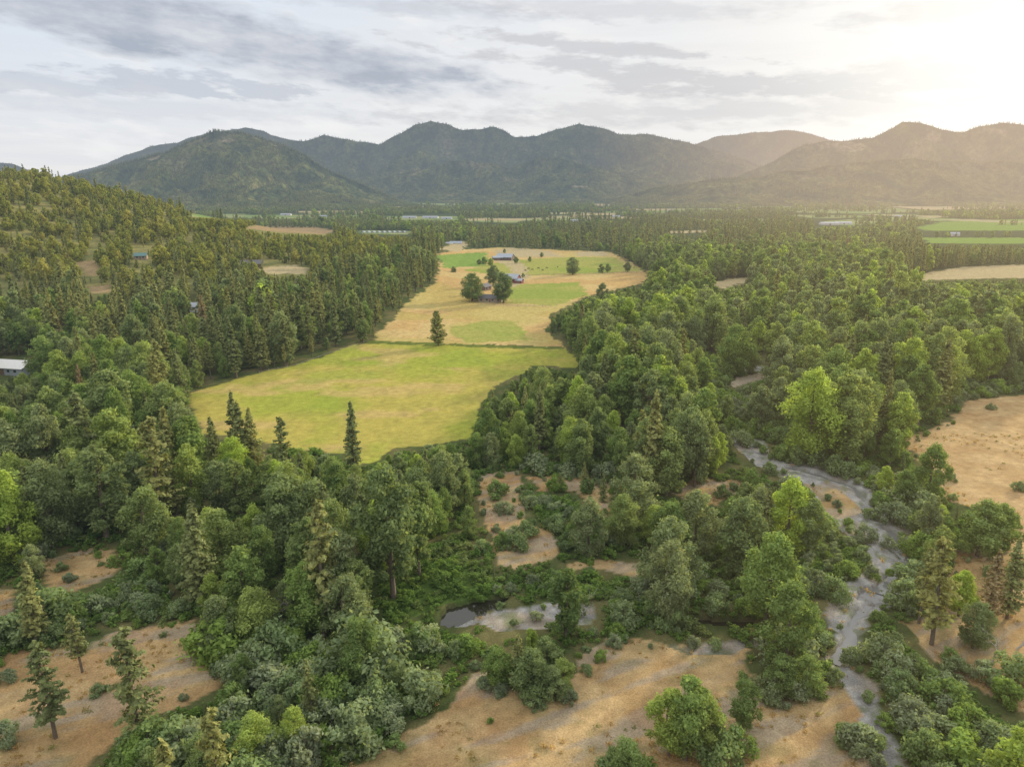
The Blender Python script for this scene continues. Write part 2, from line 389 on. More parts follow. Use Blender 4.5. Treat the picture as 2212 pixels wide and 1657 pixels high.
VCO=variants(COH,M_CON,M_BARK,'conifer_tree');VCM=variants(COM,M_CON,M_BARK,'conifer_tree');VCF=variants(COF,M_CON,M_BARK,'conifer_tree')
LONE=VCO.pop()
VSH=variants(SHH,M_SH,M_BARK,'willow_shrub');VSM=variants(SHM,M_SH,M_BARK,'willow_shrub')
VBB=variants([blobs_tree(160+i,1.3,1.7,7,420,.2,base=0,widest=.3,limbs=0,tr=.03) for i in range(3)],M_BRM,M_BARK,'bramble')
def tuft(seed):
    q=np.random.default_rng(seed);n=26
    P=np.stack([q.normal(0,.22,n),q.normal(0,.22,n),q.uniform(.05,.4,n)],1)
    V,Q=cards(P,np.stack([q.normal(size=n),q.normal(size=n),q.normal(size=n)*.2],1),q.uniform(.12,.3,n),q.uniform(.04,.1,n),q)
    return (V,Q,q.uniform(.2,1,n)),tube([(0,0,-.1),(0,0,.1)],[.02,.01],3)
VTU=variants([tuft(170+i) for i in range(3)],M_TUF,M_BARK,'grass_tuft')
# ---------------------------------------------------------------- ground sheet
def axis(lo,hi,s0,k):
    a=[0.0]
    while a[-1]<hi: a.append(a[-1]+s0+k*a[-1])
    b=[0.0]
    while b[-1]>lo: b.append(b[-1]-(s0+k*-b[-1]))
    return np.array(b[::-1][:-1]+a)
xs=axis(-9000,9000,.7,.0075)
xs=np.unique(np.r_[xs,np.arange(72,120,.7)])
ys0=[-400,-250,-150,-80,-30,0,20,35,48,58]
y=66.;
while y<13000: ys0.append(y); y+=.5+.0058*max(y-80,0)
ys=np.array(ys0)
GX,GY=np.meshgrid(xs,ys)
gx=GX.ravel();gy=GY.ravel()
gz=terrain(gx,gy)
amp=np.clip((gy-60)*.008,.7,14)
k_=np.where(gy<260,1.0,0.0)
wx=gx+(fbm(gx/5,gy/5,3,1)-.5)*amp*3+(fbm(gx/9,gy/9,2,71)-.5)*5*k_;wy=gy+(fbm(gx/5,gy/5,3,2)-.5)*amp*3+(fbm(gx/9,gy/9,2,72)-.5)*5*k_
px_,py_=shadowed(wx,wy,gz)
n40=fbm(gx/38,gy/38,5,3);n8=fbm(gx/7,gy/7,4,4);n2=fbm(gx/1.6,gy/1.6,3,9);nb=fbm(gx/90,gy/60,4,13)
def mix(a,b,t): return np.array(a)[None,:]*(1-t[:,None])+np.array(b)[None,:]*t[:,None]
col=mix((.08,.10,.035),(.14,.13,.055),sm(.4,.65,n8))
far=sm(600,1500,gy);col=col*(1-far[:,None])+np.array((.08,.10,.045))*far[:,None]
hillm=sm(5,25,gz)[:,None];col=col*(1-hillm)+mix((.26,.235,.09),(.17,.18,.065),sm(.4,.6,n8))*hillm
def pal(t):
    if t=='field':
        c=mix((.30,.32,.055),(.38,.33,.08),sm(.40,.62,n40))
        k=sm(.56,.70,fbm(gx/30+50,gy/14,4,21))[:,None];c=c*(1-k*.6)+np.array((.46,.33,.14))*k*.6
        k=sm(.52,.7,fbm(gx/22+90,gy/22,4,33))[:,None];c=c*(1-k*.5)+np.array((.23,.30,.045))*k*.5
        k=sm(.5,.7,fbm(gx/4,gy/9,4,35))[:,None];c=c*(1-k*.18)+np.array((.14,.15,.05))*k*.18
        k=(sm(185,155,gy))[:,None];c=c*(1-k)+np.array((.40,.27,.12))*k
        return c
    if t=='dry': 
        c=mix((.46,.315,.13),(.49,.37,.16),sm(.4,.65,n40));k=sm(.58,.68,nb)[:,None];return c*(1-k*.4)+np.array((.33,.32,.08))*k*.4
    if t=='olive': return mix((.25,.295,.065),(.31,.31,.085),sm(.4,.65,n40))
    if t=='bright': return mix((.17,.27,.055),(.21,.29,.07),n8)
    if t=='fgreen': return mix((.18,.26,.085),(.28,.30,.13),sm(.4,.6,nb))
    if t=='pale': return mix((.43,.345,.20),(.37,.32,.17),n8)
    if t=='pale2': return mix((.31,.32,.16),(.38,.32,.19),n8)
    if t=='brownhill': return mix((.28,.20,.11),(.35,.26,.13),n8)
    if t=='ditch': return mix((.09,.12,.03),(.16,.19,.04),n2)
    if t=='brown':
        c=mix((.36,.24,.11),(.47,.335,.165),sm(.3,.7,n8));k=sm(.50,.62,fbm((gx+gy*.5)/14+4,(gy-gx*.5)/2.6,4,41))[:,None];c=c*(1-k*.6)+np.array((.30,.265,.21))*k*.6
        k=sm(.56,.70,fbm(gx/4+14,gy/4,4,47))[:,None];c=c*(1-k*.4)+np.array((.20,.185,.08))*k*.4
        k=sm(.56,.68,fbm(gx/9+74,gy/9,4,49))[:,None];return c*(1-k*.35)+np.array((.34,.185,.08))*k*.35
    if t=='tanfield':
        c=mix((.42,.29,.14),(.48,.345,.175),sm(.3,.7,n8));k=sm(.5,.64,fbm(gx/16+4,gy/5,4,43))[:,None];return c*(1-k*.4)+np.array((.36,.22,.10))*k*.4
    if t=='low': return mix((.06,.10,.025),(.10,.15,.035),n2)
    if t=='drygravel': return mix((.40,.31,.19),(.34,.31,.25),n8)
    if t=='gravel': 
        c=mix((.27,.262,.245),(.36,.35,.325),sm(.25,.75,n2));k=sm(.54,.66,n8)[:,None];c=c*(1-k*.45)+np.array((.33,.25,.15))*k*.45
        k=sm(.58,.66,fbm(gx/3+44,gy/3,3,57))[:,None];return c*(1-k*.6)+np.array((.13,.16,.06))*k*.6
for t,p,c in Z:
    m=inside(px_,py_,p)
    if m.any():
        cc=pal(t);col[m]=cc[m]
        if t=='gravel': gz[m]-=.1+.3*n8[m]
for p in WATER:
    m=inside(gx,gy,p)
    gz[m]=-1.9;col[m]=(.07,.06,.04)
nearm=np.where((gy<420)&(gy>60)&(gx>-20)&(gx<250))[0]
for D,wd in STREAMS:
    sx_,sy_=gx[nearm],gy[nearm]
    dmin=np.full(len(nearm),1e9)
    for k in range(len(D)-1):
        a=D[k];b=D[k+1];ab=b-a;tt=np.clip(((sx_-a[0])*ab[0]+(sy_-a[1])*ab[1])/(ab@ab+1e-9),0,1)
        dmin=np.minimum(dmin,np.hypot(sx_-a[0]-tt*ab[0],sy_-a[1]-tt*ab[1]))
    g_=gz[nearm];k=1-sm(wd*.5,wd+1.4,dmin+(n2[nearm]-.5)*1.5)
    gz[nearm]=g_*(1-k)+(-1.05)*k
    c_=col[nearm];kk=(k*.5)[:,None];col[nearm]=c_*(1-kk)+np.array((.17,.16,.13))*kk
col*=(.85+.30*n2)[:,None]*.93
near=(gy<500)
gz+=np.where(near&(gz>-.08),(n8-.5)*.5+(n2-.5)*.18,0)
nyy,nxx=GX.shape
ii=np.arange((nyy-1)*nxx).reshape(nyy-1,nxx)[:,:-1].ravel()
Q=np.stack([ii,ii+1,ii+nxx+1,ii+nxx],1)
mg,N,L=new_mat('valley_ground')
at=N.new('ShaderNodeAttribute');at.attribute_name='Col'
geo=N.new('ShaderNodeNewGeometry')
na=noise(N,L,geo.outputs['Position'],3.2,5,.75);nb_=noise(N,L,geo.outputs['Position'],.35,5,.7)
f=math2(N,L,'MULTIPLY',maprange(N,L,na,.3,.7,.66,1.34),maprange(N,L,nb_,.3,.7,.80,1.20))
cc=scalec(N,L,at.outputs['Color'],f)
dv=N.new('ShaderNodeBsdfDiffuse');L.new(cc,dv.inputs[0])
bp=N.new('ShaderNodeBump');bp.inputs['Strength'].default_value=.8;bp.inputs['Distance'].default_value=.22;L.new(na,bp.inputs['Height']);L.new(bp.outputs[0],dv.inputs['Normal'])
finish(mg,N,L,dv.outputs[0])
obj('ground',mesh_np('ground',np.stack([gx,gy,gz],1),Q,[mg],smooth=True,col=col),kind='structure',label='valley floor with meadows, dry clearings and gravel bars',category='ground')
# water
def water_mat(nm,c,r):
    mw,N,L=new_mat(nm)
    p=N.new('ShaderNodeBsdfPrincipled');p.inputs['Base Color'].default_value=(*c,1);p.inputs['Roughness'].default_value=r
    geo=N.new('ShaderNodeNewGeometry');nn=noise(N,L,geo.outputs['Position'],1.5,3);bp=N.new('ShaderNodeBump');bp.inputs['Strength'].default_value=.15;bp.inputs['Distance'].default_value=.1
    L.new(nn,bp.inputs['Height']);L.new(bp.outputs[0],p.inputs['Normal']);return finish(mw,N,L,p.outputs[0])
me=bpy.data.meshes.new('river');V=[];Fc=[];MI=[]
for k,p in enumerate(WATER):
    c=np.mean(p,0);b=len(V)
    for q_ in p:
        d=np.array(q_)-c;d=d*(1+.8/np.linalg.norm(d))
        V.append((*(c+d),-.95-.01*k))
    Fc.append(list(range(b,len(V))));MI.append(1 if k==2 else 0)
for j,(D,wd) in enumerate(STREAMS):
    b=len(V)
    for k in range(len(D)):
        t=D[min(k+1,len(D)-1)]-D[max(k-1,0)];t/=np.linalg.norm(t);nrm=np.array([-t[1],t[0]])
        w_=wd+.7;zz=-.80-.012*j
        V.append((*(D[k]+nrm*w_),zz));V.append((*(D[k]-nrm*w_),zz))
    for k in range(len(D)-1): Fc.append([b+2*k,b+2*k+1,b+2*k+3,b+2*k+2]);MI.append(1)
me.from_pydata(V,[],Fc);me.materials.append(water_mat('pool_water',(.03,.028,.016),.06));me.materials.append(water_mat('shallow_water',(.17,.17,.16),.12));me.update()
me.polygons.foreach_set('material_index',MI)
obj('river',me,kind='structure',label='shallow creek pools reflecting the sky',category='water')
# ---------------------------------------------------------------- mountains
mm,N,L=new_mat('mountain_slopes')
geo=N.new('ShaderNodeNewGeometry')
P_=geo.outputs['Position']
n1=noise(N,L,P_,.0022,5,.6);n2_=noise(N,L,P_,.035,4,.75);n3=noise(N,L,P_,.006,6,.7)
c=mixc(N,L,maprange(N,L,n3,.42,.6,0,1),(.045,.07,.03),(.15,.155,.05))
c=mixc(N,L,maprange(N,L,n1,.58,.68,0,.7),c,(.24,.21,.11))
bat=N.new('ShaderNodeAttribute');bat.attribute_name='bare'
bb_=maprange(N,L,math2(N,L,'ADD',bat.outputs['Fac'],maprange(N,L,n3,.35,.65,-.5,.5)),.35,.7,0,.7)
c=mixc(N,L,bb_,c,(.33,.26,.16))
c=scalec(N,L,c,maprange(N,L,n2_,.35,.65,.35,1.65))
d=N.new('ShaderNodeBsdfDiffuse');L.new(c,d.inputs[0])
bp=N.new('ShaderNodeBump');bp.inputs['Strength'].default_value=1;bp.inputs['Distance'].default_value=10;L.new(n2_,bp.inputs['Height']);L.new(bp.outputs[0],d.inputs['Normal'])
finish(mm,N,L,d.outputs[0])
MPTS=[];MSC=[]
def ridge(lab,pts,Dc,Df,amp,lam,seed,nx=420,nt=130,ntree=7000,patches=()):
    X=[];Zc=[]
    for a,b in pts:
        dx,dy,dz=ray(a,b);X.append(dx/dy*Dc);Zc.append(CH+dz/dy*Dc-6)
    x=np.linspace(X[0],X[-1],nx);zc=np.interp(x,X,Zc)
    ker=np.hanning(5);ker/=ker.sum();zc=np.convolve(np.pad(zc,2,'edge'),ker,'valid')
    zc=zc+(fbm(x/150,x*0+seed,5,seed)-.5)*34
    zc=np.maximum(zc,-5)
    t=np.r_[np.linspace(0,1,nt),np.linspace(1.02,1.7,18)]
    XX,TT=np.meshgrid(x,t)
    mw_=(fbm(XX/900,TT*0+3.3,3,seed+5)-.5)
    YY=Df+(Dc-Df)*TT+mw_*(Dc-Df)*.5*np.clip(1-TT,0,1)
    prof=np.where(TT<1,.12*TT+.88*TT**1.35,1-(TT-1)*1.3)
    wx_=XX+(fbm(XX/500,YY/500,3,seed+1)-.5)*500
    rn=1-np.abs(2*fbm(wx_/lam,YY/(lam*2.2),5,seed+2)-1)*3.0
    rn=np.clip(rn,0,1)
    bell=np.clip(4*TT*(1-TT),0,1)**.5
    ZZ=np.maximum(zc,0)[None,:]*prof*(1-amp*(1-rn)*bell)+(fbm(XX/60,YY/60,3,seed+8)-.5)*16*bell-4
    nT,nX=XX.shape
    V=np.stack([XX.ravel(),YY.ravel(),ZZ.ravel()],1)
    bare=np.zeros(len(V))
    for (xa,ya,ra,rb) in patches:
        dx,dy,dz=ray(xa,ya);xc=dx/dy*Dc;zc_=CH+dz/dy*Dc
        bare=np.maximum(bare,np.clip(1.3-np.hypot((V[:,0]-xc)/ra,(V[:,2]-zc_)/rb),0,1)*(V[:,2]>20))
    ii=np.arange((nT-1)*nX).reshape(nT-1,nX)[:,:-1].ravel()
    Q=np.stack([ii,ii+1,ii+nX+1,ii+nX],1)
    obj('mountain',mesh_np('mountain',V,Q,[mm],smooth=True,bare=bare),kind='structure',label=lab,category='mountain')
    q=np.random.default_rng(seed)
    i=q.integers(0,nt,ntree);nc=ntree//9;i[:nc]=nt-1
    j=q.random(ntree)*(nX-1.01);j0=j.astype(int);fr=(j-j0)[:,None]
    G=V.reshape(nT,nX,3);P=G[i,j0]*(1-fr)+G[i,j0+1]*fr
    bt=bare.reshape(nT,nX)[i,j0]
    P[:,1]+=q.uniform(-6,6,ntree)
    dens=fbm(P[:,0]/160,P[:,1]/160,3,77)
    keep=((dens>.45)|(np.arange(ntree)<nc))&(P[:,2]>3)&(np.abs(P[:,0])<P[:,1]*.8)&((bt<.45)|(q.random(ntree)<.3))
    sc=q.uniform(.45,.95,ntree);sc[:nc]=q.uniform(.25,.7,nc)
    MPTS.append((P-[0,0,1])[keep]);MSC.append(sc[keep])
ridge('distant blue forested ridge',[(-300,380),(0,352),(30,355),(70,372),(110,392),(150,375),(230,350),(330,314),(380,308),(430,290),(530,275),(570,283),(610,297),(660,310),(800,340),(900,400)],9000,7000,.4,700,11,ntree=3500)
ridge('conical forested mountain with rocky clearings',[(60,440),(120,388),(200,369),(300,343),(360,322),(420,301),(462,283),(500,285),(520,281),(555,292),(610,314),(660,336),(720,367),(760,389),(820,413),(870,432),(930,460)],4200,2750,.66,340,21,ntree=13000,patches=[(500,306,50,14),(340,345,50,25)])
ridge('long forested mountain range',[(400,340),(600,303),(660,303),(700,292),(745,298),(790,306),(820,312),(860,288),(895,268),(930,260),(965,268),(1000,280),(1060,272),(1090,281),(1110,295),(1160,292),(1200,278),(1250,267),(1300,276),(1340,289),(1400,288),(1450,298),(1500,310),(1560,328),(1640,355),(1760,390),(1900,430)],7200,4900,.72,480,31,nx=600,ntree=10000)
ridge('forested spur in front of the long range',[(640,430),(700,405),(800,390),(880,372),(960,352),(1010,343),(1060,352),(1100,362),(1170,338),(1210,340),(1260,353),(1340,376),(1420,388),(1500,402),(1600,425)],5600,4700,.6,340,35,ntree=5000,patches=[(1240,404,90,9)])
ridge('hazy forested ridge with grassy slopes',[(1300,380),(1420,330),(1500,310),(1540,295),(1580,289),(1640,285),(1700,280),(1740,286),(1790,299),(1850,318),(2000,360)],9200,7400,.5,600,41,ntree=2500)
ridge('sunlit mountain with bare grassy summit',[(1500,420),(1600,378),(1650,356),(1700,330),(1740,309),(1780,301),(1840,300),(1885,296),(1920,278),(1950,260),(1985,262),(2030,277),(2080,284),(2120,272),(2170,263),(2212,266),(2400,250),(2700,260)],5600,4100,.68,420,51,ntree=7000,patches=[(1800,315,230,50),(2010,300,120,40),(2150,285,120,30)])
ridge('low forested foothill',[(1300,438),(1350,418),(1420,400),(1500,390),(1600,381),(1680,372),(1780,356),(1880,345),(1980,341),(2100,346),(2300,352),(2700,365)],4500,3700,.55,360,61,ntree=8000)
# ---------------------------------------------------------------- tree placement
CONZ=W([(-600,560),(300,560),(950,500),(945,620),(800,740),(600,800),(420,850),(200,770),(0,760),(-600,800)])
CONR=[W([(1880,525),(2400,525),(2400,640),(1960,640)]),W([(1000,470),(1750,470),(1750,520),(1400,540),(1050,540)])]
BUILT=[W(p) for p in [[(-60,770),(85,772),(85,798),(-60,815)],[(395,656),(430,656),(430,668),(395,668)],[(294,552),(316,552),(316,560),(294,560)],
 [(770,498),(885,498),(885,505),(770,505)],[(868,463),(985,463),(985,474),(868,474)],[(1760,472),(1845,472),(1845,488),(1760,488)],[(965,525),(1005,525),(1005,534),(965,534)],[(595,461),(640,461),(640,467),(595,467)]]]
CL2=CLEAR+BUILT
def scatter(sp,y0,y1,margin=40):
    X=np.arange(-.78*y1-margin,.78*y1+margin,sp);Y=np.arange(y0,y1,sp)
    X,Y=np.meshgrid(X,Y);X=X+(np.arange(len(Y))%2)[:,None]*sp*.5
    X=X.ravel()+rng.uniform(-.48,.48,X.size)*sp;Y=Y.ravel()+rng.uniform(-.48,.48,Y.size)*sp
    k=np.abs(X)<.76*Y+margin
    return X[k],Y[k]
T={'b':[], 'c':[], 'o':[], 's':[]}
def covers(x,y,z,h,r,polys,fs=((0,.5),(.3,.95),(.6,.95),(.85,.6),(1,.1))):
    bad=np.zeros(len(x),bool)
    for fz,fr in fs:
        for s_ in (-1,0,1):
            a,b=shadowed(x+s_*r*fr,y,z+h*fz)
            bad|=in_any(a,b,polys)
    return bad
for sp,y0,y1 in ((6.8,60,330),(8.2,330,900),(13,900,2000),(18,2000,4300)):
    x,y=scatter(sp,y0,y1);n=len(x)
    z=terrain(x,y)
    bx,by=shadowed(x,y,z)
    pc=np.full(n,.13)
    pc[(x<0)&(y<330)]=.15
    pc[in_any(bx,by,[CONZ])]=.66
    pc[y>900]=.5
    pc[in_any(bx,by,CONR)]=.85
    hill=(z>12)&(y<1900);pc[hill]=.36
    con=rng.random(n)<pc
    oak=~con&hill
    h=np.where(con,rng.normal(19,5,n),np.where(oak,rng.normal(8.5,2.6,n),rng.normal(15,4.4,n)))
    h=np.where(con&hill,h*.62,h)
    h=np.where(~con&(x>15)&(y>180)&(y<800),h*1.2,h)
    h=np.where(~con&(y<140),h*.8,h)
    h*=(.6+.8*fbm(x/30,y/30,2,88))
    h=np.where(y>900,h*.8,h)
    s6=in_any(bx,by,[SHRUBZ[5]]);h=np.where(s6,h*.62,h)
    h=np.clip(h,4.5,29)
    ok=np.zeros(n,bool)
    for shrink in (1,.62,.6,.65):
        h=np.where(ok,h,h*shrink)
        r=np.where(con,h*.15,h*.26)
        todo=np.where(~ok)[0]
        bad=covers(x[todo],y[todo],z[todo],h[todo],r[todo],CL2)
        good=todo[~bad]
        if shrink!=1 : good=good[(h[good]>3)]
        ok[good]=True
        if y0>800: break
    if y0>=900:
        hedge=(fbm(x/200,y/70,3,123)>.655)&(y>1600)&~in_any(x,y,BUILT)&~covers(x,y,z,h,r,BUILT)
        ok|=hedge
        ok&=~(covers(x,y,z,h*.6,r,STRIPS,((0,0),(.5,.5),(1,.5)))&~hedge)
    sb=in_any(bx,by,SHRUBZ);ok&=~(sb&(rng.random(n)<np.where(s6,.5,.84)))
    sc=covers(x,y,z,h*.8,r*.5,SHRUBZ);ok&=~(sc&~sb&(rng.random(n)<.5))
    gap=fbm(x/22,y/22,3,99);ok&=(gap<np.where(hill&(y>420),.64,.74))
    for key,mk in (('c',con),('o',oak),('b',~con&~oak)):
        k=ok&mk;T[key].append(np.stack([x[k],y[k],z[k],h[k]],1))
x,y=scatter(3.1,60,420)
inS=in_any(x,y,SHRUBZ)
keep=(inS&(rng.random(len(x))<.72))|(~inS&(rng.random(len(x))<.07)&(y<300))
x=x[keep];y=y[keep];h=np.clip(rng.normal(2.7,1.1,len(x)),1.0,6)*(.6+.8*fbm(x/10,y/10,2,8))
h=np.where(in_any(x,y,[SHRUBZ[5],SHRUBZ[4]]),h*1.35,h)
k=~covers(x,y,0*x,h,h*.7,CL2)
T['s'].append(np.stack([x[k],y[k],0*x[k],h[k]],1))
# small shrubs straying over clearing borders
x,y=scatter(4.2,70,240,10)
BR_=[q[1] for q in Z if q[0] in('brown','tanfield','gravel')]
edge_=in_any(x,y,BR_)&~(in_any(x+4.5,y,BR_)&in_any(x-4.5,y,BR_)&in_any(x,y+4.5,BR_)&in_any(x,y-4.5,BR_))&~in_any(x,y,WATER)
k=edge_&(rng.random(len(x))<.55);h=rng.uniform(.8,2.2,len(x))
T['s'].append(np.stack([x[k],y[k],0*x[k],h[k]],1))
def hero(px,py,top):
    X,Y=ground(px,py);dx,dy,dz=ray(px,top);
    return X,Y,CH+dz/dy*Y
for a,b,c in [(1300,1425,1405),(1230,1515,1490),(1080,1500,1475),(1150,1525,1500),(1845,1618,1568),(1820,1605,1572),(1865,1600,1575),(1880,1615,1580),(1380,1690,1640),(1320,1680,1630),(1560,1640,1580),(1595,1625,1580),(1540,1600,1570),(20,1605,1560),(215,1500,1480),(1780,1460,1430),(1700,1510,1470),(1740,1505,1460),(1660,1500,1460),
   (1135,1160,1128),(1090,1110,1085),(1100,1170,1145),(1120,1185,1150),(1085,1180,1150),(1560,1075,1050),(1075,1075,1040),(1200,1060,1030),(1270,1065,1035),(2140,885,872),(2200,1060,1040),(1060,1560,1550),(1470,1620,1590),(2140,1250,1225),(2200,1240,1215),
   (1720,1000,965),(1760,1005,970),(1800,1020,985),(1830,1030,1000),(1690,990,960),(1930,1130,1085),(1960,1105,1060),(1900,1100,1065),(1990,1100,1060),(2060,1450,1420),(2120,1470,1430),(2190,1480,1420),(2170,1520,1470),
   (1700,1060,1030),(1740,1085,1055),(1660,1025,1000),(1880,1120,1100),(1860,1165,1135),(1860,1210,1180),(1830,1245,1215),(1880,1242,1220),(1800,1290,1250),(1985,1150,1110),(1990,1200,1155),(1965,1260,1215),(1960,1310,1260),(1900,1345,1320),(1780,1400,1370),(1840,1430,1400),(1760,1385,1350),(1940,1500,1450),(1920,1455,1420),(1960,1560,1510),(1800,1475,1445),(1990,1640,1580),(1600,960,930),(1580,930,900),(1640,940,905)]:
    X,Y,h=hero(a,b,c);T['s'].append(np.array([[X,Y,0,h]]))
for k in T: T[k]=np.concatenate(T[k])
HER=[]
for kind,a,b,c,vi,lab in [
 ('l',947,748,672,0,'lone round-topped pine standing in open meadow'),
 ('c',120,1592,1385,5,'tall open pine with bare lower trunk in dry clearing'),
 ('c',178,1452,1325,6,'slender pine at the edge of a dry clearing'),
 ('c',305,1605,1350,5,'tall shaggy pine in dry grass clearing'),
 ('c',80,1400,1215,3,'tall pine above silvery willow thicket'),
 ('c',510,1010,848,1,'tall dark conifer at the near edge of the green field'),
 ('c',532,1020,868,3,'tall dark conifer in a tight row beside the field'),
 ('c',552,1020,880,0,'tall dark conifer in a tight row beside the field'),
 ('c',470,1025,900,2,'tall dark conifer in a tight row beside the field'),
 ('c',612,1040,902,5,'thin sparse conifer beside the field'),
 ('c',766,1035,868,1,'tall narrow conifer rising over leafy trees'),
 ('c',2012,1392,1165,5,'tall sparse pine with bare trunk on dry ground'),
 ('c',1985,1345,1185,6,'tall sparse pine with bare trunk on dry ground'),
 ('c',2130,1340,1190,2,'dark fir beside the dry clearing'),
 ('c',2175,1335,1165,0,'dark fir beside the dry clearing'),
 ('b',2070,1330,1230,7,'dark leafy tree beside the dry clearing'),
 ('b',2100,1400,1300,2,'dark leafy tree beside the dry clearing'),
 ('c',1118,1480,1370,2,'young conifer in a clump of bushes'),
 ('b',1080,1480,1405,4,'small dark green tree in a clump on dry ground'),('b',1150,1500,1405,2,'small dark green tree in a clump on dry ground'),('b',1190,1510,1440,0,'small dark green tree in a clump on dry ground'),
 ('b',1215,1490,1425,5,'small dark green tree in a clump on dry ground'),('b',1180,1455,1375,7,'small dark green tree in a clump on dry ground'),
 ('b',1350,1690,1600,2,'rounded leafy bush-like tree in dry grass'),('b',1690,1500,1415,0,'small leafy tree above willow clump'),('b',1740,1500,1420,5,'small leafy tree above willow clump'),
 ('c',1210,1062,1022,2,'young dark conifer in the dry clearing'),('c',1262,1060,1000,2,'young dark conifer in the dry clearing'),('c',1303,1085,1022,2,'young dark conifer in the dry clearing'),
 ('b',1480,1640,1462,1,'leafy young tree standing in dry grass'),('b',1445,1630,1490,4,'leafy young tree standing in dry grass'),('b',1520,1625,1500,7,'leafy young tree standing in dry grass'),
 ('b',1605,1572,1470,4,'small leafy tree standing in dry grass'),
 ('b',850,1290,1005,3,'very tall ivy-clad tree with broad crown'),
 ('b',905,1240,1040,6,'tall leafy tree above bramble thicket'),
 ('b',1370,1140,985,5,'wide airy olive-green tree by the dry clearing'),
 ('b',1500,1050,890,7,'tall domed riverside tree'),
 ('b',1440,1070,925,0,'tall domed riverside tree'),
 ('b',1220,1380,1225,6,'tree with bare twigs beside the pool'),
 ('b',2005,1080,962,5,'leafy tree at the edge of the tan field'),
 ('b',780,1475,1330,4,'bright green rounded tree'),('b',745,1390,1240,4,'bright green rounded tree'),('b',560,1400,1270,2,'bright green rounded tree'),('b',480,1410,1290,0,'bright green rounded tree'),
 ('b',560,1650,1540,2,'bright green rounded tree'),('b',440,1690,1590,4,'bright green rounded tree'),('b',640,1620,1530,5,'bright green rounded tree'),
 ('b',2110,1200,1085,5,'broad olive-green oak by the tan field'),('b',2150,1190,1090,0,'broad olive-green oak by the tan field'),
 ('b',1600,1250,1070,7,'airy grey-green tree over low thicket'),('b',1700,1190,1040,5,'airy grey-green tree over low thicket'),('b',1500,1200,1060,0,'airy grey-green tree over low thicket'),
 ('b',1440,1210,1080,4,'airy grey-green tree over low thicket'),('b',1270,1200,1080,5,'airy grey-green tree over low thicket'),('b',1745,1200,1075,3,'airy grey-green tree over low thicket'),
 ('b',1020,652,590,2,'bright green shade tree beside the farmhouse'),('b',1088,655,588,4,'dark shade tree beside the farmhouse'),
 ('b',1065,618,573,4,'dark shade tree behind the farmhouse'),
 ('b',1237,594,556,2,'round oak in open pasture'),('b',1298,590,571,5,'small round oak in open pasture'),('b',1313,588,570,0,'small round oak in open pasture'),('b',1355,588,566,4,'small round oak in open pasture'),
 ('b',1045,572,555,0,'tree beside the barn'),('b',1060,575,558,2,'tree beside the barn'),('b',1115,570,555,4,'tree beside the barn'),('b',1090,547,538,5,'tree beside the barn'),('b',1035,574,560,4,'tree beside the barn'),('b',1145,566,554,0,'tree beside the barn'),
 ('b',980,592,576,2,'small tree along the farm lane'),('b',1068,603,588,5,'small tree along the farm lane'),('b',1010,640,618,4,'small tree along the farm lane'),('b',1130,600,590,0,'small tree along the farm lane'),('b',1170,556,545,2,'small tree along the farm lane'),('b',1300,645,612,5,'tree at pasture edge')]:
    X,Y,h=hero(a,b,c);HER.append((kind,X,Y,h,vi,lab))
allh=np.array([(q[1],q[2]) for q in HER])
def put_tree(base,V,x,y,z,h,H0,lab,cat,grp,parts,wid=1.0):
    s=h/H0
    rot=random.uniform(0,6.283)
    if parts:
        e=obj(base,None,loc=(x,y,z),label=lab,category=cat)
        e.empty_display_size=1
        obj('trunk',V[1],e);obj('crown',V[0],e)
    else:
        e=obj(base,V[2],loc=(x,y,z),label=lab,category=cat)
    if grp: e['group']=grp
    e.rotation_euler=(random.uniform(-.04,.04),random.uniform(-.04,.04),rot);e.scale=(s*wid,s*wid,s)
    return e
for kind,X,Y,h,vi,lab in HER:
    if kind=='l': put_tree('pine_tree',LONE,X,Y,0,h,19,lab,'pine',None,True,1.0)
    elif kind=='c': put_tree('conifer_tree',VCO[vi],X,Y,0,h,22,lab,'conifer',None,True,1.2 if h<22 else 1.05)
    else: put_tree('broadleaf_tree',VBR[vi],X,Y,0,h,18,lab,'tree',None,True,1.5 if any(w_ in lab for w_ in('shade','pasture','oak','clump','bush','barn','lane')) else 1.15 if h<20 else .95)
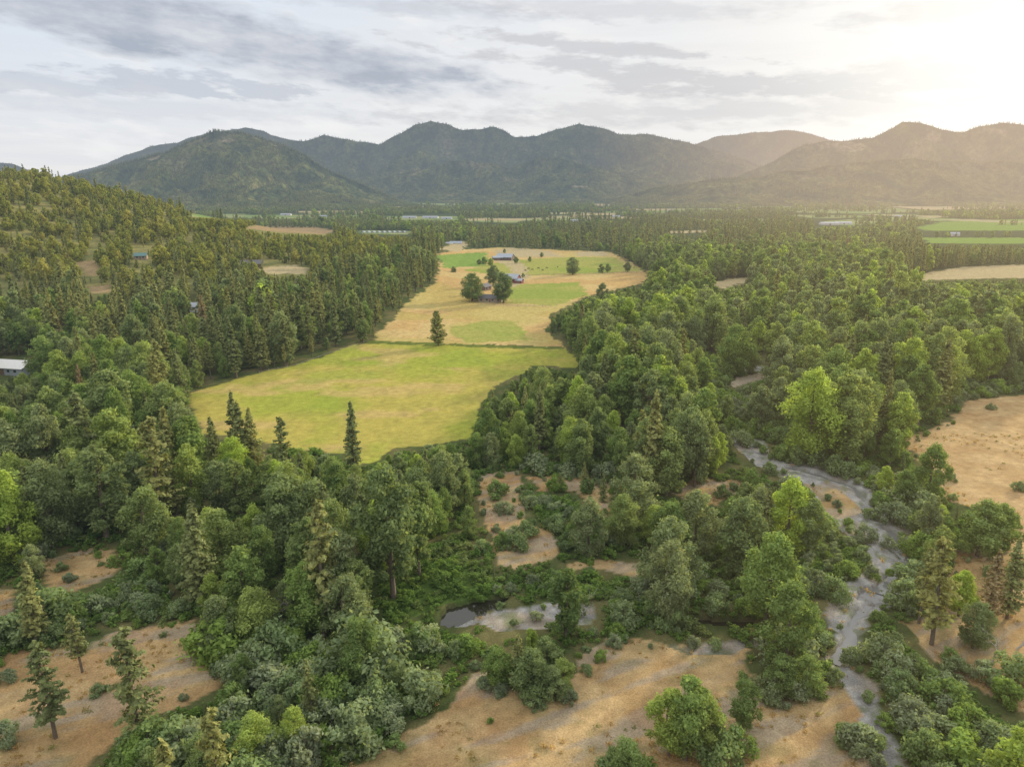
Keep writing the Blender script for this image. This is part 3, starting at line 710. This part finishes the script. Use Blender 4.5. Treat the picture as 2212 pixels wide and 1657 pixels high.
def gn_stuff(name,variants_,P,idx,scl,lab,cat):
    c=bpy.data.collections.new('src_'+name)
    for i,me in enumerate(variants_):
        o=bpy.data.objects.new('src_%s_%02d'%(name,i),me);c.objects.link(o)
    me=bpy.data.meshes.new(name);me.vertices.add(len(P));me.vertices.foreach_set('co',np.asarray(P,np.float32).ravel())
    a=me.attributes.new('idx','INT','POINT');a.data.foreach_set('value',np.asarray(idx,np.int32))
    a=me.attributes.new('rz','FLOAT_VECTOR','POINT');r=np.zeros((len(P),3),np.float32);r[:,2]=rng.uniform(0,6.28,len(P));a.data.foreach_set('vector',r.ravel())
    a=me.attributes.new('scl','FLOAT_VECTOR','POINT');a.data.foreach_set('vector',np.asarray(scl,np.float32).ravel())
    me.update()
    o=obj(name,me,kind='stuff',label=lab,category=cat)
    g=bpy.data.node_groups.new(name,'GeometryNodeTree')
    g.interface.new_socket('Geometry',in_out='INPUT',socket_type='NodeSocketGeometry')
    g.interface.new_socket('Geometry',in_out='OUTPUT',socket_type='NodeSocketGeometry')
    N=g.nodes;L=g.links
    gi=N.new('NodeGroupInput');go=N.new('NodeGroupOutput')
    ci=N.new('GeometryNodeCollectionInfo');ci.inputs['Collection'].default_value=c;ci.inputs['Separate Children'].default_value=True;ci.inputs['Reset Children'].default_value=True
    ip=N.new('GeometryNodeInstanceOnPoints');ip.inputs['Pick Instance'].default_value=True
    def na(nm,t):
        n=N.new('GeometryNodeInputNamedAttribute');n.data_type=t;n.inputs['Name'].default_value=nm;return n.outputs['Attribute']
    L.new(gi.outputs[0],ip.inputs['Points']);L.new(ci.outputs[0],ip.inputs['Instance'])
    L.new(na('idx','INT'),ip.inputs['Instance Index']);L.new(na('rz','FLOAT_VECTOR'),ip.inputs['Rotation']);L.new(na('scl','FLOAT_VECTOR'),ip.inputs['Scale'])
    L.new(ip.outputs[0],go.inputs[0])
    md=o.modifiers.new('scatter','NODES');md.node_group=g
    return o
INFO={'b':('broadleaf_tree',VBR,VBM,VBF,18,'broad leafy green tree in dense riverside woodland','tree','riverside broadleaf trees','broadleaf_forest','dense broadleaf woodland across the valley floor'),
 'c':('conifer_tree',VCO,VCM,VCF,22,'tall narrow dark green conifer in mixed forest','conifer','valley conifers','conifer_forest','dense conifer forest on valley floor and hillside'),
 'o':('oak_tree',VOK,VOK,VOK,11,'golden olive rounded oak on the sunlit hillside','oak','hillside oaks','oak_woodland','golden olive oak woodland covering the hill'),
 's':('willow_shrub',VSH,VSH,VSM,3,'rounded grey-green shrub in riverside thicket','shrub','riverside shrubs','shrub_thicket','dense low riverside willow thicket')}
for key,(nm,VH,VM,VF,H0,lab,cat,grp,snm,slab) in INFO.items():
    A=T[key]
    d=np.min(np.hypot(A[:,None,0]-allh[None,:,0],A[:,None,1]-allh[None,:,1]),1)
    if key!='s': A=A[d>np.where(A[:,1]<900,4.0,0)]
    dist=np.sqrt(A[:,0]**2+A[:,1]**2+CH**2)
    tx,ty=project(A[:,0],A[:,1],A[:,2]+A[:,3]*.8)
    vis=(tx>-20)&(tx<2232)&(ty<1657)
    size=np.where(vis,A[:,3]/dist,-1)
    o=np.argsort(-size)
    nher=sum(1 for q in HER if q[0]==key)
    nin=min(300-nher,int((size>0).sum()))
    for i in o[:nin]:
        x,y,z,h=A[i];dd=dist[i]
        if key=='o' or key=='s': V=VH[random.randrange(len(VH))];parts=False
        else:
            V=(VH if dd<380 else VM);V=V[random.randrange(len(V))] ;parts=dd<230
        put_tree(nm,V,x,y,z,h,H0,lab,cat,grp,parts,random.uniform(.85,1.25))
    R=A[o[nin:]];dr=dist[o[nin:]]
    nh,nm_,nf=len(VH),len(VM),len(VF)
    idx=np.where(dr<380,rng.integers(0,nh,len(R)),np.where(dr<950,nh+rng.integers(0,nm_,len(R)),nh+nm_+rng.integers(0,nf,len(R))))
    s=R[:,3]/H0;w=s*rng.uniform(.85,1.25,len(R))
    w=np.where(R[:,1]>900,w*1.3,w);w=np.where(R[:,1]>2000,w*1.3,w)
    gn_stuff(snm,[v[2] for v in list(VH)+list(VM)+list(VF)],R[:,:3],idx,np.stack([w,w,s],1),slab,cat)
P=np.concatenate(MPTS);s=np.concatenate(MSC)
gn_stuff('mountain_forest',[v[2] for v in VCF],P,rng.integers(0,4,len(P)),np.stack([s*1.6,s*1.6,s],1),'conifers speckling the mountain slopes and crests','forest')
x,y=scatter(2.7,60,260,20)
n=len(x);LOWP=[q[1] for q in Z if q[0]=='low'];sb=in_any(x,y,SHRUBZ+LOWP)
k=(~covers(x,y,0*x,0*x+1.2,0*x+1.2,[q for q in CLEAR if q is not LOWP[0]],((0,1),(1,1))))&(sb|(rng.random(n)<.6))
k|=in_any(x,y,LOWP)
x=x[k];y=y[k];s=rng.uniform(.5,1.3,len(x))
gn_stuff('bramble_thicket',[v[2] for v in VBB],np.stack([x,y,0*x],1),rng.integers(0,3,len(x)),np.stack([s*1.25,s*1.25,s],1),'dark green bramble ground cover under the trees','undergrowth')
x,y=scatter(1.5,70,230,10)
inb=in_any(x,y,[q[1] for q in Z if q[0] in('brown','tanfield')])|((rng.random(len(x))<.25)&in_any(x,y,[q[1] for q in Z if q[0]=='gravel']))
k=inb&(rng.random(len(x))<.5*sm(.4,.65,fbm(x/8,y/8,3,66)));x=x[k];y=y[k];s=rng.uniform(.5,1.4,len(x))
gn_stuff('grass_tufts',[v[2] for v in VTU],np.stack([x,y,0*x],1),rng.integers(0,3,len(x)),np.stack([s,s,s*.8],1),'dry straw-coloured grass tufts in clearings','grass')
# ---------------------------------------------------------------- dead trees
def dead(seed,h):
    q=np.random.default_rng(seed);parts=[]
    def br(p,d,L_,r,lv):
        p=np.array(p,float);pts=[p];rr=[r];n=4
        for i in range(n):
            d=d+q.normal(0,.22,3);d[2]+=.05;d/=np.linalg.norm(d);p=p+d*L_/n;pts.append(p);rr.append(r*(1-(i+1)/n*.75))
        parts.append(tube(pts,rr,5))
        if lv<3:
            for k in range(5 if lv<2 else 3):
                i=q.integers(1,5);dd=d+q.normal(0,.75,3);dd[2]=abs(dd[2])*.7;dd/=np.linalg.norm(dd)
                br(pts[i],dd,L_*q.uniform(.4,.65),rr[i]*.6,lv+1)
    br((0,0,-.3),np.array([0,0,1.]),h*.6,.3,0)
    return join(parts)
for k,(a,b,c) in enumerate([(2140,1440,1340),(2195,1400,1300),(612,1340,1250),(1725,935,868),(1235,1370,1240),(1330,1010,900),(560,1230,1120)]):
    X,Y,h=hero(a,b,c);v,q_=dead(200+k,12)
    o=obj('dead_tree',mesh_np('dead_tree',v,q_,[M_PALE],smooth=True),loc=(X,Y,0),label='leafless pale grey dead tree with spreading branches',category='dead tree',group='dead trees')
    o.scale=(h/12,)*3
# ---------------------------------------------------------------- buildings
def box(cx,cy,cz,sx,sy,sz):
    v=np.array([[x,y,z] for z in(-.5,.5) for y in(-.5,.5) for x in(-.5,.5)])*[sx,sy,sz]+[cx,cy,cz]
    return v,np.array([(0,2,3,1),(4,5,7,6),(0,1,5,4),(2,6,7,3),(0,4,6,2),(1,3,7,5)])
MW={'white':plain('white_paint',(.62,.61,.58),.6,.08),'red':plain('red_barn_paint',(.22,.06,.05),.8,.2),'tan':plain('tan_siding',(.36,.28,.2),.8,.15),'brown':plain('brown_siding',(.16,.11,.08),.8,.2),
 'metal':plain('metal_roof',(.36,.39,.42),.7,.15,1),'shingle':plain('grey_shingle',(.15,.14,.14),.9,.2,4),'teal':plain('teal_metal_roof',(.10,.20,.18),.6,.1),'plastic':plain('greenhouse_plastic',(.34,.36,.36),.5,.06),
 'glass':plain('window_glass',(.04,.05,.06),.1,.1),'door':plain('door_paint',(.2,.13,.09),.6,.1)}
def house(nm,lab,cat,a,b,L_,Wd,wh,rh,rot,wall,roof,nwin=3,group=None,z=None,loc=None):
    if loc is None: X,Y=ground(a,b)
    else: X,Y=loc
    z=float(terrain(X,Y)) if z is None else z
    if z>2:
        dx,dy,dz=ray(a,b)
        for t in np.arange(150,2500,2.):
            if CH+dz*t<float(terrain(dx*t,dy*t)): X,Y=dx*t,dy*t;break
        z=float(terrain(X,Y))
    e=obj(nm,None,loc=(X,Y,z),label=lab,category=cat);e.rotation_euler=(0,0,math.radians(rot))
    if group:e['group']=group
    l,w=L_/2,Wd/2
    V=[(-l,-w,-1),(l,-w,-1),(l,w,-1),(-l,w,-1),(-l,-w,wh),(l,-w,wh),(l,w,wh),(-l,w,wh),(-l,0,wh+rh),(l,0,wh+rh)]
    me=bpy.data.meshes.new('wall');me.from_pydata(V,[],[(0,1,5,4),(2,3,7,6),(1,2,6,9,5),(3,0,4,8,7),(4,5,9,8),(6,7,8,9)]);me.materials.append(MW[wall]);obj('wall',me,e)
    ov=.5;R=[]
    sl=rh/w
    for s in(-1,1):
        R.append((np.array([(-l-ov,s*(w+ov),wh-ov*sl+.06),(l+ov,s*(w+ov),wh-ov*sl+.06),(l+ov,0,wh+rh+.06),(-l-ov,0,wh+rh+.06),(-l-ov,s*(w+ov),wh-ov*sl+.26),(l+ov,s*(w+ov),wh-ov*sl+.26),(l+ov,0,wh+rh+.26),(-l-ov,0,wh+rh+.26)]),np.array([(0,1,2,3),(4,5,6,7),(0,1,5,4),(0,3,7,4),(1,2,6,5),(3,2,6,7)])))
    v,q_=join(R);obj('roof',mesh_np('roof',v,q_,[MW[roof]]),e)
    dh=min(wh*.85,2.1 if cat=='house' else 3.4);dw=1.1 if cat=='house' else 3.2
    v,q_=box(0,-w-.03,dh/2,dw,.12,dh);obj('door',mesh_np('door',v,q_,[MW['door']]),e)
    for i in range(nwin):
        xx=(i+.5)/nwin*L_-l
        if abs(xx)<dw: xx+=dw*1.2
        v,q_=box(xx,-w-.03,wh*.6,1.3,.1,1.1);obj('window',mesh_np('window',v,q_,[MW['glass']]),e)
    return e
house('farmhouse','low brown ranch farmhouse with grey shingle roof','house',1060,652,17,9,2.8,2.2,-8,'tan','shingle',4)
house('farmhouse','small tan house with dark roof beside shade trees','house',1047,628,10,7,3,2.2,60,'brown','shingle',2)
house('barn','red barn with pale metal roof','barn',1104,610,15,10,4,3.4,-25,'red','metal',2)
house('shed','small red shed with white trim near barn','shed',1122,612,6,5,2.6,1.6,-25,'red','metal',0)
house('barn','large barn with blue-grey metal roof','barn',1092,562,19,13,3.5,3.6,-20,'brown','metal',2)
house('shed','long low grey metal shed by the pasture','shed',1075,563,12,7,3,1.6,10,'brown','metal',1)
house('warehouse','pale metal building with white roof among trees','warehouse',30,808,22,12,3,2.2,-12,'metal','white',3)
house('cabin','white cabin with pale roof in conifer forest','house',412,672,12,7,3,2,5,'white','metal',2)
house('cabin','hillside house with muted teal metal roof','house',305,560,9,6,2.6,2,15,'tan','teal',2)
house('house','brown house in hillside clearing','house',545,578,16,9,3,2.6,15,'brown','shingle',2)
for i in range(9):
    X,Y=ground(785+i*11,503);house('greenhouse','pale plastic-covered greenhouse in a row','greenhouse',0,0,12,6,1.4,1.6,80,'plastic','plastic',0,'greenhouse row',0 ,(X,Y))
for a,b,l,w,r in [(885,472,40,20,5),(930,472,46,20,-4),(965,474,30,16,0),(1790,486,40,22,-6),(1820,485,38,22,-6),(985,531,18,9,0),(970,533,10,7,20),(618,466,34,16,0),(1330,470,24,12,0),(1240,480,20,10,10),(2060,510,18,10,0),(1940,470,22,12,0),(1680,455,24,12,0),(1700,470,24,12,0),(860,440,34,16,0),(700,470,24,12,0),(1450,457,26,12,0),(1500,441,30,14,0),(1380,445,26,12,10),(1150,441,26,12,0),(1080,439,30,14,0),(2130,452,30,14,0),(2170,448,26,14,12),(2040,462,22,12,0),(1600,452,26,12,5)]:
    X,Y=ground(a,b);house('farm_building','long white farm building with pale metal roof','farm building',0,0,l,w,4,2.4,r,'white','metal',2,'valley farm buildings',0,(X,Y))
# fences: posts and two rails
M_FEN=plain('weathered_fence_wood',(.30,.26,.21),.9,.2,2)
pv,pq=box(0,0,.7,.16,.16,1.5);PM=mesh_np('post',pv,pq,[M_FEN])
for lab,pts,st in [('weathered post-and-rail fence along the meadow track',[(560,808),(640,793),(700,771),(760,751),(797,740)],4.5),('weathered post-and-rail fence crossing the pasture',[(1110,597),(1250,593),(1385,590)],5.0),('weathered post-and-rail fence beside the farm lane',[(985,588),(1000,612),(1005,650),(1100,662),(1190,664)],5.0)]:
    P=[np.array(q) for q in W(pts)];PP=[P[0]]
    for a,b in zip(P[:-1],P[1:]):
        n=max(1,int(np.hypot(*(b-a))/st))
        for k in range(1,n+1): PP.append(a+(b-a)*k/n)
    PP=PP[:98];o0=PP[0]
    e=obj('fence',None,loc=(o0[0],o0[1],0),label=lab,category='fence')
    R=[]
    for zz in(.55,1.15):
        R.append(tube([(p[0]-o0[0],p[1]-o0[1],zz) for p in PP],[.06]*len(PP),4))
    v,q_=join(R);obj('rail',mesh_np('rail',v,q_,[M_FEN]),e)
    for p in PP: obj('post',PM,e,loc=(p[0]-o0[0],p[1]-o0[1],0))
# cattle grazing in the far pasture
M_COW=plain('black_hide',(.03,.027,.025),.8,.3,2)
def cow_mesh():
    pts=[(-.95,0,1.05,.36),(-.35,0,1.0,.42),(.3,0,1.0,.43),(.8,0,1.08,.36),(1.15,0,1.05,.22),(1.5,0,.62,.17),(1.68,0,.30,.10),
     (-.95,.22,.85,.20),(-1.08,.24,.5,.09),(-.98,.24,.05,.07),(-.95,-.22,.85,.20),(-1.08,-.24,.5,.09),(-.98,-.24,.05,.07),
     (.72,.22,.75,.17),(.70,.23,.42,.08),(.70,.23,.05,.07),(.72,-.22,.75,.17),(.70,-.23,.42,.08),(.70,-.23,.05,.07),(-1.3,0,1.1,.05),(-1.38,0,.5,.04)]
    ed=[(0,1),(1,2),(2,3),(3,4),(4,5),(5,6),(0,7),(7,8),(8,9),(0,10),(10,11),(11,12),(3,13),(13,14),(14,15),(3,16),(16,17),(17,18),(0,19),(19,20)]
    me=bpy.data.meshes.new('cow');me.from_pydata([p[:3] for p in pts],ed,[]);me.materials.append(M_COW)
    o=bpy.data.objects.new('tmp_cow',me);COL.objects.link(o)
    o.modifiers.new('skin','SKIN');o.modifiers.new('sub','SUBSURF').levels=1
    for i,p in enumerate(pts): me.skin_vertices[0].data[i].radius=(p[3],p[3])if len(me.skin_vertices) else None
    me.skin_vertices[0].data[1].use_root=True
    bpy.context.view_layer.update()
    dg=bpy.context.evaluated_depsgraph_get();m2=bpy.data.meshes.new_from_object(o.evaluated_get(dg))
    bpy.data.objects.remove(o);m2.name='cow';return m2
try:
    bm_=bpy.data.meshes.new('probe')
    import bmesh
    _orig=bpy.data.meshes.new
    # skin layer appears once a skin modifier is added
    CM=None
    pts_ok=True
    CM=cow_mesh()
    for a,b in [(1142,582),(1150,584),(1163,581),(1172,585),(1181,580),(1135,586),(1205,578)]:
        X,Y=ground(a,b);o=obj('cow',CM,loc=(X,Y,0),label='black cow grazing in green pasture',category='cow',group='grazing cattle');o.rotation_euler=(0,0,random.uniform(0,6.28))
except Exception as ex:
    print('COW',ex)
    t_=bpy.data.objects.get('tmp_cow')
    if t_: bpy.data.objects.remove(t_)
# ---------------------------------------------------------------- world
w=bpy.data.worlds.new('World');S.world=w;w.use_nodes=True
N=w.node_tree.nodes;L=w.node_tree.links;N.clear()
STR=.1
sky=N.new('ShaderNodeTexSky');sky.sky_type='NISHITA';sky.sun_disc=False;sky.sun_elevation=SUN_EL;sky.sun_rotation=SUN_AZ;sky.air_density=1;sky.dust_density=1
tc=N.new('ShaderNodeTexCoord');sx=N.new('ShaderNodeSeparateXYZ');L.new(tc.outputs['Generated'],sx.inputs[0])
X_,Y_,Z_=sx.outputs
M=lambda op,a,b=0.0:math2(N,L,op,a,b)
az=M('ARCTAN2',X_,Y_);el=Z_
def cv(ax,ay,off=0,sk=0):
    c=N.new('ShaderNodeCombineXYZ');L.new(M('MULTIPLY',az,ax),c.inputs[0]);L.new(M('ADD',M('MULTIPLY',el,ay),M('MULTIPLY',az,sk)),c.inputs[1]);c.inputs[2].default_value=off;return c.outputs[0]
nA=noise(N,L,cv(5.5,17,0,1.4),1.7,10,.58)
nB=noise(N,L,cv(13,48,3,2),1.6,10,.6)
nC=noise(N,L,cv(3.2,48,7,.5),1.3,9,.6)
def azel(px,py):
    dx,dy,dz=ray(px,py);return math.atan2(dx,dy),dz/math.sqrt(dx*dx+dy*dy+dz*dz)
def ell(px,py,wa,we,tilt=0,soft=.75,nz=None,nk=1.0):
    a0,e0=azel(px,py)
    da=M('SUBTRACT',az,a0);de=M('ADD',M('SUBTRACT',el,e0),M('MULTIPLY',da,tilt))
    da=M('DIVIDE',da,wa);de=M('DIVIDE',de,we)
    r=M('SQRT',M('ADD',M('MULTIPLY',da,da),M('MULTIPLY',de,de)))
    r=M('ADD',r,M('MULTIPLY',M('SUBTRACT',nz or nA,.5),-3.2*nk))
    return maprange(N,L,r,1+soft*.5,1-soft*.5,0,1)
big=ell(500,85,.29,.030,.15,.7,nA,.7)
big=M('MAXIMUM',big,ell(200,40,.2,.024,.1,.7,nA,.8))
big=M('MAXIMUM',big,M('MULTIPLY',ell(790,130,.15,.020,.10,.7,nA,.8),1.0))
big=M('MAXIMUM',big,M('MULTIPLY',ell(880,15,.16,.010,.05,.8,nB),.5))
sml=ell(370,180,.11,.013,.02,.5,nB,1.2)
sml=M('MAXIMUM',sml,ell(560,195,.06,.009,.0,.5,nB,1.2))
sml=M('MAXIMUM',sml,M('MULTIPLY',ell(110,185,.14,.010,0,.6,nB),.8))
sml=M('MAXIMUM',sml,M('MULTIPLY',ell(350,235,.3,.010,0,.9,nB,1.2),.4))
stk=ell(1480,168,.26,.011,.12,.7,nB,1.3)
stk=M('MAXIMUM',stk,ell(1250,100,.14,.008,.1,.7,nB,1.3))
stk=M('MAXIMUM',stk,ell(1750,190,.24,.010,.03,.8,nB,1.3))
stk=M('MAXIMUM',stk,M('MULTIPLY',ell(1600,240,.34,.014,.0,1.0,nB,1.3),.7))
stk=M('MAXIMUM',stk,M('MULTIPLY',ell(2050,20,.1,.010,.0,1.0,nB,1.2),.9))
stk=M('MAXIMUM',stk,M('MULTIPLY',ell(1300,20,.2,.010,.04,1.0,nB,1.2),.6))
stk=M('MAXIMUM',stk,M('MULTIPLY',ell(1980,160,.2,.014,-.04,1.0,nB,1.3),.9))
up=maprange(N,L,el,0.0,.22,0,1)
veil=mixc(N,L,up,(.88,.865,.85),(.70,.785,.90))
mask=maprange(N,L,nC,.42,.60,0,.75);low=maprange(N,L,el,.20,.02,.15,1)
veil=mixc(N,L,M('MULTIPLY',mask,M('MULTIPLY',low,.65)),veil,(.71,.735,.80))
veil=mixc(N,L,maprange(N,L,nA,.50,.66,0,.7),veil,(.93,.93,.935))
vd=N.new('ShaderNodeVectorMath');vd.operation='DOT_PRODUCT';L.new(tc.outputs['Generated'],vd.inputs[0])
ga,ge=math.radians(36),math.radians(8.5)
vd.inputs[1].default_value=(math.sin(ga)*math.cos(ge),math.cos(ga)*math.cos(ge),math.sin(ge))
g0=maprange(N,L,vd.outputs['Value'],.5,.95,0,.8)
veil=mixc(N,L,g0,veil,(.93,.91,.885))
g1=maprange(N,L,vd.outputs['Value'],.90,1.0,0,1);g1=M('POWER',g1,1.8)
edge=mixc(N,L,maprange(N,L,nA,.36,.62,0,1),(.70,.72,.77),(.39,.44,.53))
veil=mixc(N,L,M('MULTIPLY',big,.92),veil,edge)
veil=mixc(N,L,M('MULTIPLY',sml,.65),veil,(.52,.56,.64))
veil=mixc(N,L,M('MULTIPLY',mask,M('MULTIPLY',g0,.25)),veil,(.68,.665,.67))
veil=mixc(N,L,M('MULTIPLY',g1,.6),veil,(1.12,1.07,.98))
veil=mixc(N,L,M('MULTIPLY',stk,.6),veil,(.55,.55,.58))
veil=mixc(N,L,M('MULTIPLY',M('POWER',g1,2.2),.8),veil,(1.25,1.2,1.1))
veil=mixc(N,L,maprange(N,L,el,.26,.6,0,1),veil,(1.38,1.39,1.42))
vs=scalec(N,L,veil,1/STR)
fin=mixc(N,L,.97,sky.outputs[0],vs)
bg=N.new('ShaderNodeBackground');L.new(fin,bg.inputs[0]);bg.inputs[1].default_value=STR
ow=N.new('ShaderNodeOutputWorld');L.new(bg.outputs[0],ow.inputs[0])
sl=bpy.data.lights.new('sun','SUN');sl.energy=4.3;sl.angle=math.radians(4);sl.color=(1,.85,.62)
so=bpy.data.objects.new('sun',sl);COL.objects.link(so);so.rotation_euler=sd.to_track_quat('Z','Y').to_euler();so.location=(300,300,300)
cam=bpy.data.cameras.new('camera');cam.sensor_fit='HORIZONTAL';cam.sensor_width=36;cam.lens=36*F/2212;cam.clip_start=1;cam.clip_end=30000
co=bpy.data.objects.new('camera',cam);COL.objects.link(co);co.location=(0,0,CH);co.rotation_euler=(math.radians(90)-PT,0,0)
S.camera=co
